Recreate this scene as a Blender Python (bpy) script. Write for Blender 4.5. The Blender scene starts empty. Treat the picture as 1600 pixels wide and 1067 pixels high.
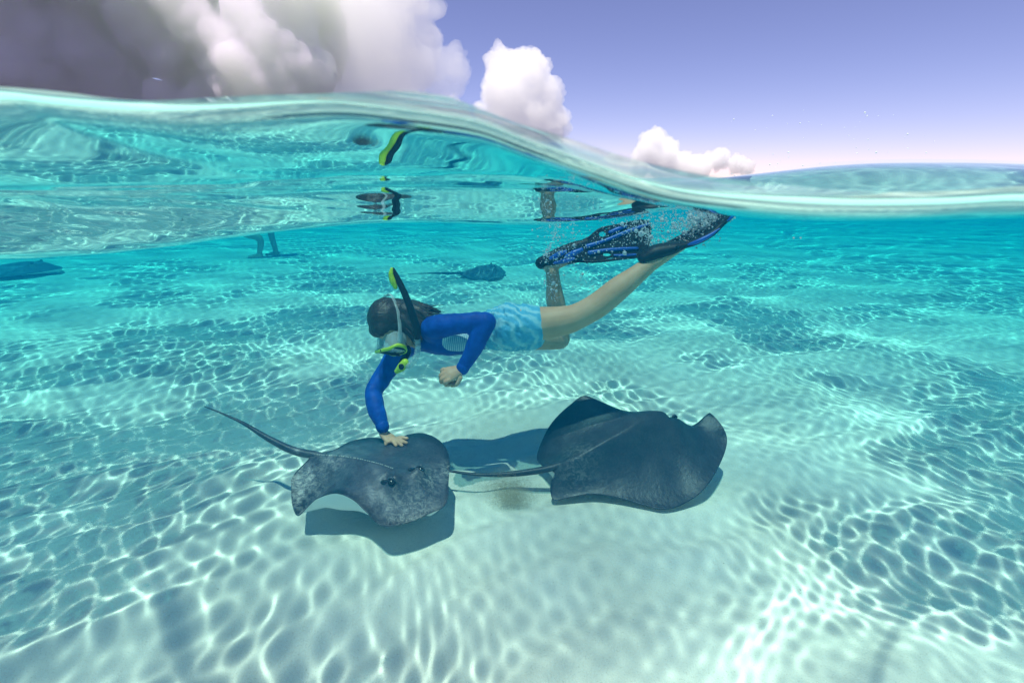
import bpy, bmesh, math, random
import numpy as np
from mathutils import Vector, Matrix

sc = bpy.context.scene
R = math.radians
random.seed(11)
rng = np.random.default_rng(7)

# ------------------------------------------------------------------ camera
W, H, FPX = 1600.0, 1067.0, 755.0
ZC = 1.35                                   # lens height above the sand, at the water line
PITCH = math.atan((H / 2 - 278.0) / FPX)
cam_d = bpy.data.cameras.new('camera')
cam = bpy.data.objects.new('camera', cam_d)
sc.collection.objects.link(cam)
sc.camera = cam
cam_d.sensor_width = 36.0
cam_d.lens = 36.0 * FPX / W
cam_d.clip_start = 0.02
cam_d.clip_end = 12000.0
cam.location = (0, 0, ZC)
cam.rotation_euler = (math.pi / 2 - PITCH, 0, 0)
cam_d.dof.use_dof = True
cam_d.dof.focus_distance = 2.1
cam_d.dof.aperture_fstop = 9.0

# ------------------------------------------------------------------ sky and sun
SUN_DIR = Vector((-0.12, -0.19, 0.97)).normalized()      # towards the sun
world = bpy.data.worlds.new('World')
sc.world = world
world.use_nodes = True
wn = world.node_tree
bg = wn.nodes['Background']
sky = wn.nodes.new('ShaderNodeTexSky')
sky.sky_type = 'NISHITA'
sky.sun_disc = False
sky.sun_elevation = math.asin(SUN_DIR.z)
sky.sun_rotation = math.atan2(SUN_DIR.x, SUN_DIR.y)
sky.air_density = 0.75
sky.dust_density = 0.0
sky.ozone_density = 6.0
tint = wn.nodes.new('ShaderNodeMix')
tint.data_type = 'RGBA'
tint.blend_type = 'MULTIPLY'
tint.inputs[0].default_value = 1.0
tint.inputs[7].default_value = (1.26, 0.86, 0.96, 1)
wn.links.new(sky.outputs[0], tint.inputs[6])
wn.links.new(tint.outputs[2], bg.inputs[0])
bg.inputs[1].default_value = 0.10

sun_d = bpy.data.lights.new('sun', 'SUN')
sun_d.energy = 5.0
sun_d.angle = R(0.9)
sun_d.color = (1.0, 0.92, 0.81)
sun_d.cycles.is_caustics_light = True                   # sunlight refracts through the waves
sun = bpy.data.objects.new('sun', sun_d)
sc.collection.objects.link(sun)
sun.rotation_euler = SUN_DIR.to_track_quat('Z', 'Y').to_euler()

vs = sc.view_settings
vs.view_transform = 'Standard'
vs.look = 'None'
vs.gamma = 1.0
vs.use_curve_mapping = False
vs.exposure = 0.60
cy = sc.cycles
cy.use_denoising = True
cy.max_bounces = 26
cy.diffuse_bounces = 5
cy.glossy_bounces = 4
cy.transmission_bounces = 6
cy.volume_bounces = 16
cy.transparent_max_bounces = 24
cy.sample_clamp_indirect = 4.0
cy.caustics_reflective = False
cy.caustics_refractive = True

# ------------------------------------------------------------------ helpers
CP, SP = math.cos(PITCH), math.sin(PITCH)


def ray(px, py):
    a, b = (px - W / 2) / FPX, (H / 2 - py) / FPX
    return np.array([a, CP + b * SP, -SP + b * CP])


def P(px, py, Y):
    """point of the sight line at the distance Y in front of the lens"""
    d = ray(px, py)
    k = Y / d[1]
    return np.array([d[0] * k, Y, ZC + d[2] * k])


def G(px, py, z):
    """point of the sight line at the height z above the sand"""
    d = ray(px, py)
    k = (z - ZC) / d[2]
    return np.array([d[0] * k, d[1] * k, z])


def catmull(pts, n, closed=False):
    pts = np.asarray(pts, float)
    m = len(pts)
    out = []
    segs = m if closed else m - 1
    for t in np.linspace(0, segs, n, endpoint=not closed):
        i = min(int(t), segs - 1)
        f = t - i
        if closed:
            a, b, c, d = pts[(i - 1) % m], pts[i % m], pts[(i + 1) % m], pts[(i + 2) % m]
        else:
            b, c = pts[i], pts[i + 1]
            a = pts[i - 1] if i > 0 else 2 * b - c
            d = pts[i + 2] if i + 2 < m else 2 * c - b
        out.append(0.5 * (2 * b + (c - a) * f + (2 * a - 5 * b + 4 * c - d) * f * f + (3 * b - a - 3 * c + d) * f ** 3))
    return np.array(out)


def sstep(a, b, x):
    t = np.clip((np.asarray(x, float) - a) / (b - a), 0, 1)
    return t * t * (3 - 2 * t)


_perm = rng.random((64, 64, 64))


def vnoise(x, y, z):
    """smooth value noise, 0..1"""
    x, y, z = np.broadcast_arrays(x, y, z)
    xi, yi, zi = np.floor(x).astype(int), np.floor(y).astype(int), np.floor(z).astype(int)
    fx, fy, fz = x - xi, y - yi, z - zi
    fx, fy, fz = [f * f * (3 - 2 * f) for f in (fx, fy, fz)]
    r = 0
    for dx in (0, 1):
        for dy in (0, 1):
            for dz in (0, 1):
                w = (fx if dx else 1 - fx) * (fy if dy else 1 - fy) * (fz if dz else 1 - fz)
                r = r + w * _perm[(xi + dx) & 63, (yi + dy) & 63, (zi + dz) & 63]
    return r


def fbm(x, y, z, o=5, gain=0.5):
    a, s, r = 1.0, 0.0, 0
    for k in range(o):
        r = r + a * vnoise(x * 2 ** k + 7.3 * k, y * 2 ** k + 3.1 * k, z * 2 ** k + 5.7 * k)
        s += a
        a *= gain
    return r / s


def mesh_np(name, verts, quads, smooth=True, mat_idx=None):
    verts = np.asarray(verts, np.float32)
    quads = np.asarray(quads, np.int32)
    n = quads.shape[1]
    me = bpy.data.meshes.new(name)
    me.vertices.add(len(verts))
    me.vertices.foreach_set('co', verts.ravel())
    me.loops.add(quads.size)
    me.loops.foreach_set('vertex_index', quads.ravel())
    me.polygons.add(len(quads))
    me.polygons.foreach_set('loop_start', np.arange(0, quads.size, n, dtype=np.int32))
    me.polygons.foreach_set('loop_total', np.full(len(quads), n, np.int32))
    if mat_idx is not None:
        me.polygons.foreach_set('material_index', np.asarray(mat_idx, np.int32))
    me.update(calc_edges=True)
    me.polygons.foreach_set('use_smooth', np.full(len(quads), smooth))
    me.validate()
    return me


def grid_quads(nr, nc, closed=False, off=0):
    i = np.arange(nr * nc).reshape(nr, nc) + off
    if closed:
        i = np.concatenate([i, i[:, :1]], 1)
    return np.stack([i[:-1, :-1], i[:-1, 1:], i[1:, 1:], i[1:, :-1]], -1).reshape(-1, 4)


class Bag:
    """collects pieces of one mesh"""
    def __init__(self):
        self.v, self.f, self.n = [], [], 0

    def add(self, v, f):
        self.v.append(np.asarray(v, float))
        self.f += [tuple(int(i) + self.n for i in q) for q in f]
        self.n += len(v)
        return self

    def tube(self, pts, rad, n=14, res=None, up=(0, 0, 1), cap=True):
        """loft along pts; rad is a number or (side, up) per point"""
        pts = np.asarray(pts, float)
        rr = np.array([(r, r) if np.isscalar(r) else r for r in rad], float)
        res = res or max(6, 5 * (len(pts) - 1))
        C = catmull(pts, res)
        RR = np.maximum(catmull(rr, res), 0.0004)
        T = np.gradient(C, axis=0)
        T /= np.linalg.norm(T, axis=1)[:, None] + 1e-12
        u0 = np.asarray(up, float)
        V, ang = [], np.linspace(0, 2 * np.pi, n, endpoint=False)
        rings = []
        for c, t, r in zip(C, T, RR):
            s = np.cross(t, u0)
            s /= np.linalg.norm(s) + 1e-12
            w = np.cross(s, t)
            rings.append((c, t, r, s, w))
        if cap:
            c, t, r, s, w = rings[0]
            a = [(c - t * r.min() * k, t, r * q, s, w) for k, q in ((0.95, 0.25), (0.75, 0.62), (0.4, 0.9))]
            c, t, r, s, w = rings[-1]
            b = [(c + t * r.min() * k, t, r * q, s, w) for k, q in ((0.4, 0.9), (0.75, 0.62), (0.95, 0.25))]
            rings = a + rings + b
        for c, t, r, s, w in rings:
            V.append(c + np.outer(np.cos(ang), s) * r[0] + np.outer(np.sin(ang), w) * r[1])
        q = grid_quads(len(rings), n, True)
        base = [tuple(range(n))[::-1], tuple(range((len(rings) - 1) * n, len(rings) * n))]
        self.add(np.concatenate(V), [tuple(x) for x in q] + base)
        return self

    def ball(self, c, r, axes=None, nu=18, nv=12):
        """ellipsoid; r three radii along axes"""
        A = np.eye(3) if axes is None else np.asarray(axes, float)
        r = np.array([r] * 3 if np.isscalar(r) else r, float)
        V = [A[2] * r[2]]
        for i in range(1, nv):
            th = math.pi * i / nv
            for j in range(nu):
                ph = 2 * math.pi * j / nu
                V.append(A[0] * r[0] * math.sin(th) * math.cos(ph) + A[1] * r[1] * math.sin(th) * math.sin(ph) + A[2] * r[2] * math.cos(th))
        V.append(-A[2] * r[2])
        F = [(0, 1 + j, 1 + (j + 1) % nu) for j in range(nu)]
        for i in range(nv - 2):
            for j in range(nu):
                a, b = 1 + i * nu + j, 1 + i * nu + (j + 1) % nu
                F.append((a, a + nu, b + nu, b))
        e = 1 + (nv - 2) * nu
        F += [(e + j, len(V) - 1, e + (j + 1) % nu) for j in range(nu)]
        return self.add(np.array(V) + np.asarray(c, float), F)

    def plate(self, outline, holes, nrm, th):
        """flat plate with thickness from a 3D outline (planar-ish), holes are 3D loops"""
        bm = bmesh.new()
        nrm = Vector(nrm).normalized()
        loops = [outline] + list(holes)
        es = []
        for lp in loops:
            vs_ = [bm.verts.new(Vector(p)) for p in lp]
            es += [bm.edges.new((vs_[i], vs_[(i + 1) % len(vs_)])) for i in range(len(vs_))]
        fr = bmesh.ops.triangle_fill(bm, edges=es, use_beauty=True, use_dissolve=False, normal=nrm)
        faces = [f for f in fr['geom'] if isinstance(f, bmesh.types.BMFace)]
        ex = bmesh.ops.extrude_face_region(bm, geom=faces)
        for v in ex['geom']:
            if isinstance(v, bmesh.types.BMVert):
                v.co += nrm * th
        bmesh.ops.recalc_face_normals(bm, faces=bm.faces[:])
        bm.verts.index_update()
        self.add([v.co[:] for v in bm.verts], [[v.index for v in f.verts] for f in bm.faces])
        bm.free()
        return self

    def mesh(self, name, smooth=True):
        me = bpy.data.meshes.new(name)
        me.from_pydata(np.concatenate(self.v).tolist(), [], self.f)
        bm = bmesh.new()
        bm.from_mesh(me)
        bmesh.ops.recalc_face_normals(bm, faces=bm.faces[:])
        bm.to_mesh(me)
        bm.free()
        me.polygons.foreach_set('use_smooth', np.full(len(me.polygons), smooth))
        return me


def fuse(me, voxel, smooth=4, fac=0.5):
    """melt overlapping pieces into one continuous skin"""
    o = bpy.data.objects.new('tmp', me)
    sc.collection.objects.link(o)
    m = o.modifiers.new('r', 'REMESH')
    m.mode = 'VOXEL'
    m.voxel_size = voxel
    m.use_smooth_shade = True
    if smooth:
        s = o.modifiers.new('s', 'SMOOTH')
        s.iterations = smooth
        s.factor = fac
    dg = bpy.context.evaluated_depsgraph_get()
    out = bpy.data.meshes.new_from_object(o.evaluated_get(dg))
    bpy.data.objects.remove(o)
    out.polygons.foreach_set('use_smooth', np.full(len(out.polygons), True))
    return out


def verts_of(me):
    a = np.empty(len(me.vertices) * 3, np.float32)
    me.vertices.foreach_get('co', a)
    return a.reshape(-1, 3).astype(float)


def set_verts(me, v):
    me.vertices.foreach_set('co', np.asarray(v, np.float32).ravel())
    me.update()


def obj(name, me, mat=None, parent=None, wet=True, **tags):
    o = bpy.data.objects.new(name, me)
    sc.collection.objects.link(o)
    if mat is not None and me is not None and len(me.materials) == 0:
        for m in (mat if isinstance(mat, (list, tuple)) else [mat]):
            me.materials.append(m)
    if parent is not None:
        o.parent = parent
        p = parent
        if p.type == 'EMPTY':
            o.location = -p.location
    if wet and me is not None:
        o.cycles.is_caustics_receiver = True
    for k, v in tags.items():
        o[k] = v
    return o


def thing(name, loc, label, cat, group=None):
    o = bpy.data.objects.new(name, None)
    sc.collection.objects.link(o)
    o.location = Vector(loc)
    o.empty_display_size = 0.05
    o['label'] = label
    o['category'] = cat
    if group:
        o['group'] = group
    return o


# ------------------------------------------------------------------ materials
class Mat:
    def __init__(self, name):
        self.m = bpy.data.materials.new(name)
        self.m.use_nodes = True
        self.t = self.m.node_tree
        self.b = self.t.nodes.get('Principled BSDF')
        self.o = self.t.nodes['Material Output']

    def n(self, kind, **kw):
        nd = self.t.nodes.new(kind)
        for k, v in kw.items():
            if k.startswith('i_'):
                key = k[2:].replace('_', ' ')
                nd.inputs[int(key) if key.isdigit() else key].default_value = v
            else:
                setattr(nd, k, v)
        return nd

    def l(self, a, b):
        self.t.links.new(a, b)

    def set(self, **kw):
        for k, v in kw.items():
            self.b.inputs[k.replace('_', ' ')].default_value = v
        return self

    def coord(self, scale=(1, 1, 1)):
        g = self.n('ShaderNodeNewGeometry')
        mp = self.n('ShaderNodeMapping')
        mp.inputs['Scale'].default_value = scale
        self.l(g.outputs['Position'], mp.inputs[0])
        return mp.outputs[0]

    def noise(self, scale, detail=4, rough=0.55, co=None, dist=0.0):
        t = self.n('ShaderNodeTexNoise')
        t.inputs['Scale'].default_value = scale
        t.inputs['Detail'].default_value = detail
        t.inputs['Roughness'].default_value = rough
        t.inputs['Distortion'].default_value = dist
        self.l(co if co is not None else self.coord(), t.inputs['Vector'])
        return t.outputs['Fac']

    def ramp(self, fac, stops):
        r = self.n('ShaderNodeValToRGB')
        e = r.color_ramp.elements
        while len(e) < len(stops):
            e.new(0.5)
        for k, (p, c) in enumerate(stops):
            e[k].position = p
            e[k].color = (c, c, c, 1) if np.isscalar(c) else (*c, 1)
        self.l(fac, r.inputs[0])
        return r.outputs[0]

    def mix(self, fac, a, b, mode='MIX'):
        m = self.n('ShaderNodeMix', data_type='RGBA', blend_type=mode)
        for s, v in ((0, fac), (6, a), (7, b)):
            if isinstance(v, (int, float)):
                m.inputs[s].default_value = v
            elif isinstance(v, tuple):
                m.inputs[s].default_value = (*v, 1)
            else:
                self.l(v, m.inputs[s])
        return m.outputs[2]

    def bump(self, h, strength=0.3, dist=0.01):
        b = self.n('ShaderNodeBump')
        b.inputs['Strength'].default_value = strength
        b.inputs['Distance'].default_value = dist
        self.l(h, b.inputs['Height'])
        self.l(b.outputs[0], self.b.inputs['Normal'])
        return self

    def math(self, op, a, b=0.0, c=0.0):
        m = self.n('ShaderNodeMath', operation=op)
        for k, v in enumerate((a, b, c)):
            if isinstance(v, (int, float)):
                m.inputs[k].default_value = v
            else:
                self.l(v, m.inputs[k])
        return m.outputs[0]


def plain(name, col, rough=0.6, spec=0.3, var=0.12, scale=30, bump=0.0):
    M = Mat(name).set(Roughness=rough)
    M.b.inputs['Specular IOR Level'].default_value = spec
    f = M.noise(scale, 4)
    lo = tuple(c * (1 - var) for c in col)
    hi = tuple(min(1, c * (1 + var)) for c in col)
    M.l(M.ramp(f, [(0.3, lo), (0.7, hi)]), M.b.inputs['Base Color'])
    if bump:
        M.bump(M.noise(scale * 3, 3), bump, 0.004)
    return M.m


# sand
M = Mat('sand').set(Roughness=0.95)
M.b.inputs['Specular IOR Level'].default_value = 0.1
base = M.ramp(M.noise(2.2, 5), [(0.3, (0.70, 0.65, 0.54)), (0.7, (0.80, 0.76, 0.66))])
speck = M.ramp(M.noise(190, 3, 0.7), [(0.60, 0.0), (0.68, 1.0)])
spk = M.mix(M.math('MULTIPLY', speck, 0.45), base, (0.34, 0.29, 0.21))
dots = M.n('ShaderNodeTexVoronoi', feature='F1')
dots.inputs['Scale'].default_value = 22
M.l(M.coord(), dots.inputs['Vector'])
pick = M.math('LESS_THAN', dots.outputs['Distance'], 0.055)
few = M.math('GREATER_THAN', M.noise(9, 1), 0.6)
M.l(M.mix(M.math('MULTIPLY', M.math('MULTIPLY', pick, few), 0.6), spk, (0.10, 0.09, 0.07)), M.b.inputs['Base Color'])
hb = M.math('ADD', M.math('MULTIPLY', M.noise(160, 3), 0.35), M.noise(34, 5, 0.6))
M.bump(hb, 0.55, 0.016)
SAND = M.m

# water: refracting, reflecting waves; a share of the light goes straight on
M = Mat('water_surface')
M.t.nodes.remove(M.b)
gl = M.n('ShaderNodeBsdfGlass')
gl.inputs['IOR'].default_value = 1.333
gl.inputs['Roughness'].default_value = 0.0
tr = M.n('ShaderNodeBsdfTransparent')
fr = M.n('ShaderNodeFresnel')
fr.inputs['IOR'].default_value = 1.333
mx = M.n('ShaderNodeMixShader')
M.l(M.math('MULTIPLY_ADD', fr.outputs[0], -0.22, 0.22), mx.inputs[0])
M.l(gl.outputs[0], mx.inputs[1])
M.l(tr.outputs[0], mx.inputs[2])
M.l(mx.outputs[0], M.o.inputs['Surface'])
WATER = M.m

M = Mat('water_body')
M.t.nodes.remove(M.b)
ab = M.n('ShaderNodeVolumeAbsorption')
ab.inputs['Color'].default_value = (0.0, 0.895, 0.955, 1)
ab.inputs['Density'].default_value = 0.40
sca = M.n('ShaderNodeVolumeScatter')
sca.inputs['Color'].default_value = (0.02, 0.52, 1.0, 1)
sca.inputs['Density'].default_value = 0.074
sca.inputs['Anisotropy'].default_value = 0.25
ad = M.n('ShaderNodeAddShader')
M.l(ab.outputs[0], ad.inputs[0])
M.l(sca.outputs[0], ad.inputs[1])
M.l(ad.outputs[0], M.o.inputs['Volume'])
BODY = M.m

# ------------------------------------------------------------------ the water surface
YW = 0.22                                   # where the water stands against the port
band_top = [(0, 138), (100, 146), (200, 158), (300, 156), (400, 150), (500, 147), (600, 143), (660, 145), (700, 152), (750, 170),
            (800, 190), (850, 205), (900, 220), (1000, 252), (1050, 264), (1100, 274), (1200, 286), (1300, 296), (1400, 300), (1500, 297), (1600, 290)]
band_bot = [(0, 165), (100, 178), (200, 186), (300, 184), (400, 178), (500, 173), (550, 175), (600, 181), (700, 196), (750, 208),
            (800, 228), (850, 247), (900, 265), (950, 283), (1000, 300), (1050, 314), (1100, 322), (1200, 330), (1300, 335), (1400, 336), (1500, 334), (1600, 328)]


def spline_matrix(t):
    """knots -> matrix that gives the second derivatives of a natural cubic spline"""
    n = len(t)
    A, B = np.eye(n), np.zeros((n, n))
    for i in range(1, n - 1):
        h0, h1 = t[i] - t[i - 1], t[i + 1] - t[i]
        A[i, i - 1:i + 2] = h0 / 6, (h0 + h1) / 3, h1 / 6
        B[i, i - 1:i + 2] = 1 / h0, -1 / h0 - 1 / h1, 1 / h1
    return np.linalg.solve(A, B)


def spline_eval(t, V, D2, x):
    """V, D2: (knots, points); x: (points)"""
    x = np.clip(x, t[0], t[-1])
    i = np.clip(np.searchsorted(t, x) - 1, 0, len(t) - 2)
    h = t[i + 1] - t[i]
    a, b = (t[i + 1] - x) / h, (x - t[i]) / h
    g = lambda Q, k: np.take_along_axis(Q, k[None], 0)[0]
    return a * g(V, i) + b * g(V, i + 1) + ((a ** 3 - a) * g(D2, i) + (b ** 3 - b) * g(D2, i + 1)) * h * h / 6


def port_curve(tr_):
    p = np.array([P(a, b, YW) for a, b in tr_])
    t, z = p[:, 0], p[:, 2] - ZC
    d2 = spline_matrix(t) @ z

    def f(x):
        sh = np.shape(x)
        x = np.ravel(x)
        i = np.clip(np.searchsorted(t, np.clip(x, t[0], t[-1])) - 1, 0, len(t) - 2)
        xc = np.clip(x, t[0], t[-1])
        h = t[i + 1] - t[i]
        a, b = (t[i + 1] - xc) / h, (xc - t[i]) / h
        return (a * z[i] + b * z[i + 1] + ((a ** 3 - a) * d2[i] + (b ** 3 - b) * d2[i + 1]) * h * h / 6).reshape(sh)
    return f


curve_top, curve_bot = port_curve(band_top), port_curve(band_bot)


def edge_fade(x):
    return 1 - sstep(0.22, 0.55, np.abs(x))


def h_contact(x):
    return curve_top(x) * edge_fade(x) + (1 - edge_fade(x)) * (0.005 + 0.012 * np.sin(9 * x))


def h_near(x):
    return curve_bot(x) * edge_fade(x) + (1 - edge_fade(x)) * (-0.008 + 0.012 * np.sin(9 * x))


YK = np.array([0.22, 0.5, 1.0, 1.6, 2.5, 4.0, 8.0])
UK = np.array([-1.06, -0.5, 0.0, 0.3, 0.6, 1.06])
TAB = np.array([[0, -.03, -.13, -.19, -.20, -.16, -.11],
                [0, -.02, -.085, -.135, -.155, -.14, -.11],
                [0, -.01, -.065, -.11, -.16, -.15, -.11],
                [0, -.03, -.04, -.08, -.12, -.12, -.11],
                [0, -.03, -.022, -.055, -.09, -.11, -.11],
                [0, -.03, -.032, -.06, -.09, -.11, -.11]])


LYK = np.log(YK)
UKT = np.tanh(UK / 1.3)
M_U, M_Y = spline_matrix(UKT), spline_matrix(LYK)


def swell(x, y):
    sh = x.shape
    x, y = x.ravel(), y.ravel()
    u = np.tanh(x / np.sqrt(y * y + 0.16) / 1.3)
    cols = [h_near(x)]
    for j in range(1, len(YK)):
        v = TAB[:, j]
        d2 = M_U @ v
        uc = np.clip(u, UKT[0], UKT[-1])
        i = np.clip(np.searchsorted(UKT, uc) - 1, 0, len(UKT) - 2)
        h = UKT[i + 1] - UKT[i]
        a, b = (UKT[i + 1] - uc) / h, (uc - UKT[i]) / h
        cols.append(a * v[i] + b * v[i + 1] + ((a ** 3 - a) * d2[i] + (b ** 3 - b) * d2[i + 1]) * h * h / 6)
    V = np.stack(cols, 0)
    return spline_eval(LYK, V, M_Y @ V, np.log(np.clip(y, YK[0], YK[-1]))).reshape(sh)


wave_set = []
for k in range(50):
    L = 0.048 * 1.10 ** k
    curv = float(np.interp(math.log(L), np.log([.045, .07, .11, .2, .4, .8, 1.5, 2.5, 6.0]), [1.2, 1.5, 1.1, .42, .22, .30, .26, .05, .01]))
    wave_set.append((L, R(98) + R(70 if L < .14 else 36) * rng.normal(), rng.uniform(0, 2 * math.pi), curv * (L / (2 * math.pi)) ** 2 * rng.uniform(0.7, 1.3)))


def surface(x, y):
    z = swell(x, y)
    lip = h_contact(x) - h_near(x)
    far = sstep(0.24, 0.70, y)
    calm = np.exp(-(((x + 0.02) / 1.0) ** 2 + ((y - 1.66) / 1.02) ** 2) ** 3.0)
    quiet = np.exp(-((x / 1.75) ** 2 + ((y - 1.3) / 1.35) ** 2) ** 3.0)
    choppy = 1 + 1.0 * np.exp(-((np.hypot(x, y) - .8) / .35) ** 2)
    patch = 0.22 + 1.6 * sstep(.32, .66, fbm(x * 1.35 + 3, y * 1.5 + 9, 0 * x, 2))
    x = x + 0.30 * (fbm(x * 1.2 + 21, y * 1.2, 4 + 0 * x, 2) - .5)
    y0 = y
    y = y + 0.30 * (fbm(x * 1.2, y * 1.2 + 33, 8 + 0 * x, 2) - .5)
    dist = np.hypot(x, y)
    for L, a, p, A in wave_set:
        kk = 2 * math.pi / L
        ph = kk * (x * math.cos(a) + y * math.sin(a)) + p
        fade = 1 - sstep(38 * L + 2, 80 * L + 5, dist)          # short waves are not meshed far away
        amp = A * fade * (0.12 + 0.88 * far)
        if L < 0.8:
            amp = amp * (1 - (0.90 if L > .1 else .82) * calm) * (1 - (.70 if L > .1 else .66) * quiet) * patch * choppy
        else:
            amp = amp * far
        z = z + amp * np.sin(ph)
    # lip of water that climbs the port
    d = y0 - YW
    z = z + lip * np.exp(-(d / 0.0065)) * (d < 0.2)
    return z + ZC


def graded(start, stop, knots):
    """coordinates whose spacing follows knots [(position, step)]"""
    v, kp, ks = [start], [k for k, _ in knots], [s for _, s in knots]
    while v[-1] < stop:
        v.append(v[-1] + float(np.interp(v[-1], kp, ks)))
    return np.array(v)


ys = graded(YW, 420, [(YW, .0007), (YW + .012, .0012), (YW + .03, .004), (.6, .009), (.8, .009), (3.2, .010), (5, .015), (9, .03), (20, .10), (60, 1.2), (200, 7), (420, 14)])
xh = graded(0, 320, [(0, .005), (.3, .005), (.6, .009), (2.2, .010), (3.2, .0145), (8, .035), (20, .14), (60, 1.4), (200, 8), (320, 14)])
xs = np.concatenate([-xh[:0:-1], xh])
XX, YY = np.meshgrid(xs, ys)
ZZ = surface(XX, YY)
# behind the air pocket in which the camera housing floats, the sea goes on
YB, ZB = -0.25, 0.9
yb = -graded(-YB, 40, [(.25, .04), (2, .06), (10, .5), (40, 3)])[::-1]
xb_ = xs[np.unique(np.r_[np.arange(0, len(xs), 4), len(xs) - 1])]
XB, YBk = np.meshgrid(xb_, yb)


def back_surface(x, y):
    z = ZC - 0.06
    for L, a, p, A in wave_set:
        if L > .2:
            z = z + A * np.sin(2 * math.pi / L * (x * math.cos(a) + y * math.sin(a)) + p) * (1 - sstep(22 * L, 50 * L, np.hypot(x, y)))
    return z


ZBk = back_surface(XB, YBk)
vf = np.stack([XX, YY, ZZ], -1).reshape(-1, 3)
vb = np.stack([XB, YBk, ZBk], -1).reshape(-1, 3)
water_me = mesh_np('water_surface', np.concatenate([vf, vb]), np.concatenate([grid_quads(len(ys), len(xs)), grid_quads(len(yb), len(xb_), off=len(vf))]))
water = obj('water_surface', water_me, WATER, wet=False, kind='structure')
water.cycles.is_caustics_caster = True

# the water itself: closed body, its top skin just above the waves so that light can leave it
sy = np.unique(np.r_[np.arange(0, 46, 3), np.arange(46, len(ys), 3), len(ys) - 1])
sx = np.unique(np.r_[np.arange(0, len(xs), 3), len(xs) - 1])
xc = xs[sx]
rows = []


def row(y, z):
    rows.append(np.stack([xc, np.full(len(xc), y), np.broadcast_to(z, xc.shape)], -1))


row(yb[0], -0.6)
for y in yb[::2].tolist() + ([] if len(yb) % 2 else [yb[-1]]):
    row(y, back_surface(xc, np.full(len(xc), y)) + 0.012)
row(yb[-1] + 1e-4, ZB)
row(YW - 1e-4, ZB)
for k in sy:
    row(ys[k], ZZ[k, sx] + 0.006)
row(ys[-1] + .01, -0.6)
nr, nc = len(rows), len(xc)
faces = [tuple(int(i) for i in q) for q in grid_quads(nr, nc)]
faces += [((nr - 1) * nc + j, (nr - 1) * nc + j + 1, j + 1, j) for j in range(nc - 1)]
faces.append(tuple(r * nc for r in range(nr)))
faces.append(tuple(r * nc + nc - 1 for r in range(nr))[::-1])
body_me = bpy.data.meshes.new('water_body')
body_me.from_pydata(np.concatenate(rows).tolist(), [], faces)
body_me.update()
body = obj('water', body_me, BODY, wet=False, kind='structure')

# ------------------------------------------------------------------ the sea floor
gy = graded(-38, 440, [(-38, 3), (-8, .8), (.4, .05), (.9, .013), (4, .016), (9, .05), (25, .4), (80, 3), (440, 18)])
gxh = graded(0, 340, [(0, .013), (2.5, .016), (7, .05), (20, .4), (80, 4), (340, 20)])
gx = np.concatenate([-gxh[:0:-1], gxh])
GX, GY = np.meshgrid(gx, gy)


def floor_z(x, y):
    x, y = np.asarray(x, float), np.asarray(y, float)
    wx = x + 0.35 * (fbm(x * 1.3, y * 1.3, 2 + 0 * x, 3) - .5)
    wy = y + 0.55 * (fbm(x * 1.1 + 5, y * 1.1, 6 + 0 * x, 3) - .5)
    ph = 2 * math.pi * (wy * 0.96 - wx * 0.42) / 0.27
    rip = (0.5 + 0.5 * np.sin(ph)) ** 1.6
    amp = 0.026 * (0.4 + 1.2 * fbm(x * .9 + 11, y * .9, 1 + 0 * x, 3)) * (1 - sstep(5, 14, np.hypot(x, y)))
    return 0.05 * (fbm(x * .5, y * .5, 3 + 0 * x, 4) - .5) + rip * amp + 0.008 * (fbm(x * 6, y * 6, 0 * x, 3) - .5)


floor_me = mesh_np('seabed', np.stack([GX, GY, floor_z(GX, GY)], -1).reshape(-1, 3), grid_quads(len(gy), len(gx)))
seabed = obj('seabed', floor_me, SAND, kind='structure')

# ------------------------------------------------------------------ clouds, far behind the sea
def cloud_mat(name, col, mfp):
    M = Mat(name)
    M.t.nodes.remove(M.b)
    v = M.n('ShaderNodeVolumeScatter')
    v.inputs['Color'].default_value = (*col, 1)
    v.inputs['Density'].default_value = 1.0 / mfp
    v.inputs['Anisotropy'].default_value = 0.0
    M.l(v.outputs[0], M.o.inputs['Volume'])
    return M.m


def cloud(name, puffs, Y, mat, label, voxel, bumps, seed):
    """puffs: (px, py, radius px); a heap of rounded towers melted together"""
    r_ = np.random.default_rng(seed)
    b = Bag()
    sc_ = Y / (FPX * CP)
    for px, py, r in puffs:
        c = P(px, py, Y)
        rad = r * sc_
        b.ball(c + np.array([0, rad * .4 * r_.uniform(-1, 1), 0]), rad, nu=20, nv=14)
        for k in range(9):
            v = r_.normal(size=3)
            v /= np.linalg.norm(v)
            v[2] = abs(v[2]) * .9 + .1 * v[2]
            b.ball(c + v * rad * .85, rad * r_.uniform(.28, .5), nu=12, nv=8)
    me = fuse(b.mesh('cloud'), voxel, 2)
    v = verts_of(me)
    n = np.empty(len(me.vertices) * 3, np.float32)
    me.vertices.foreach_get('normal', n)
    n = n.reshape(-1, 3)
    for size, amp in bumps:
        s = 1.0 / (size * sc_)
        q = v * s + seed
        bill = np.abs(2 * fbm(q[:, 0], q[:, 1], q[:, 2], 2) - 1) * 2
        v = v + n * ((bill - .35) * amp * sc_)[:, None]
    set_verts(me, v)
    o = obj(name, me, mat, wet=False, label=label, category='cloud')
    return o


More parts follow.
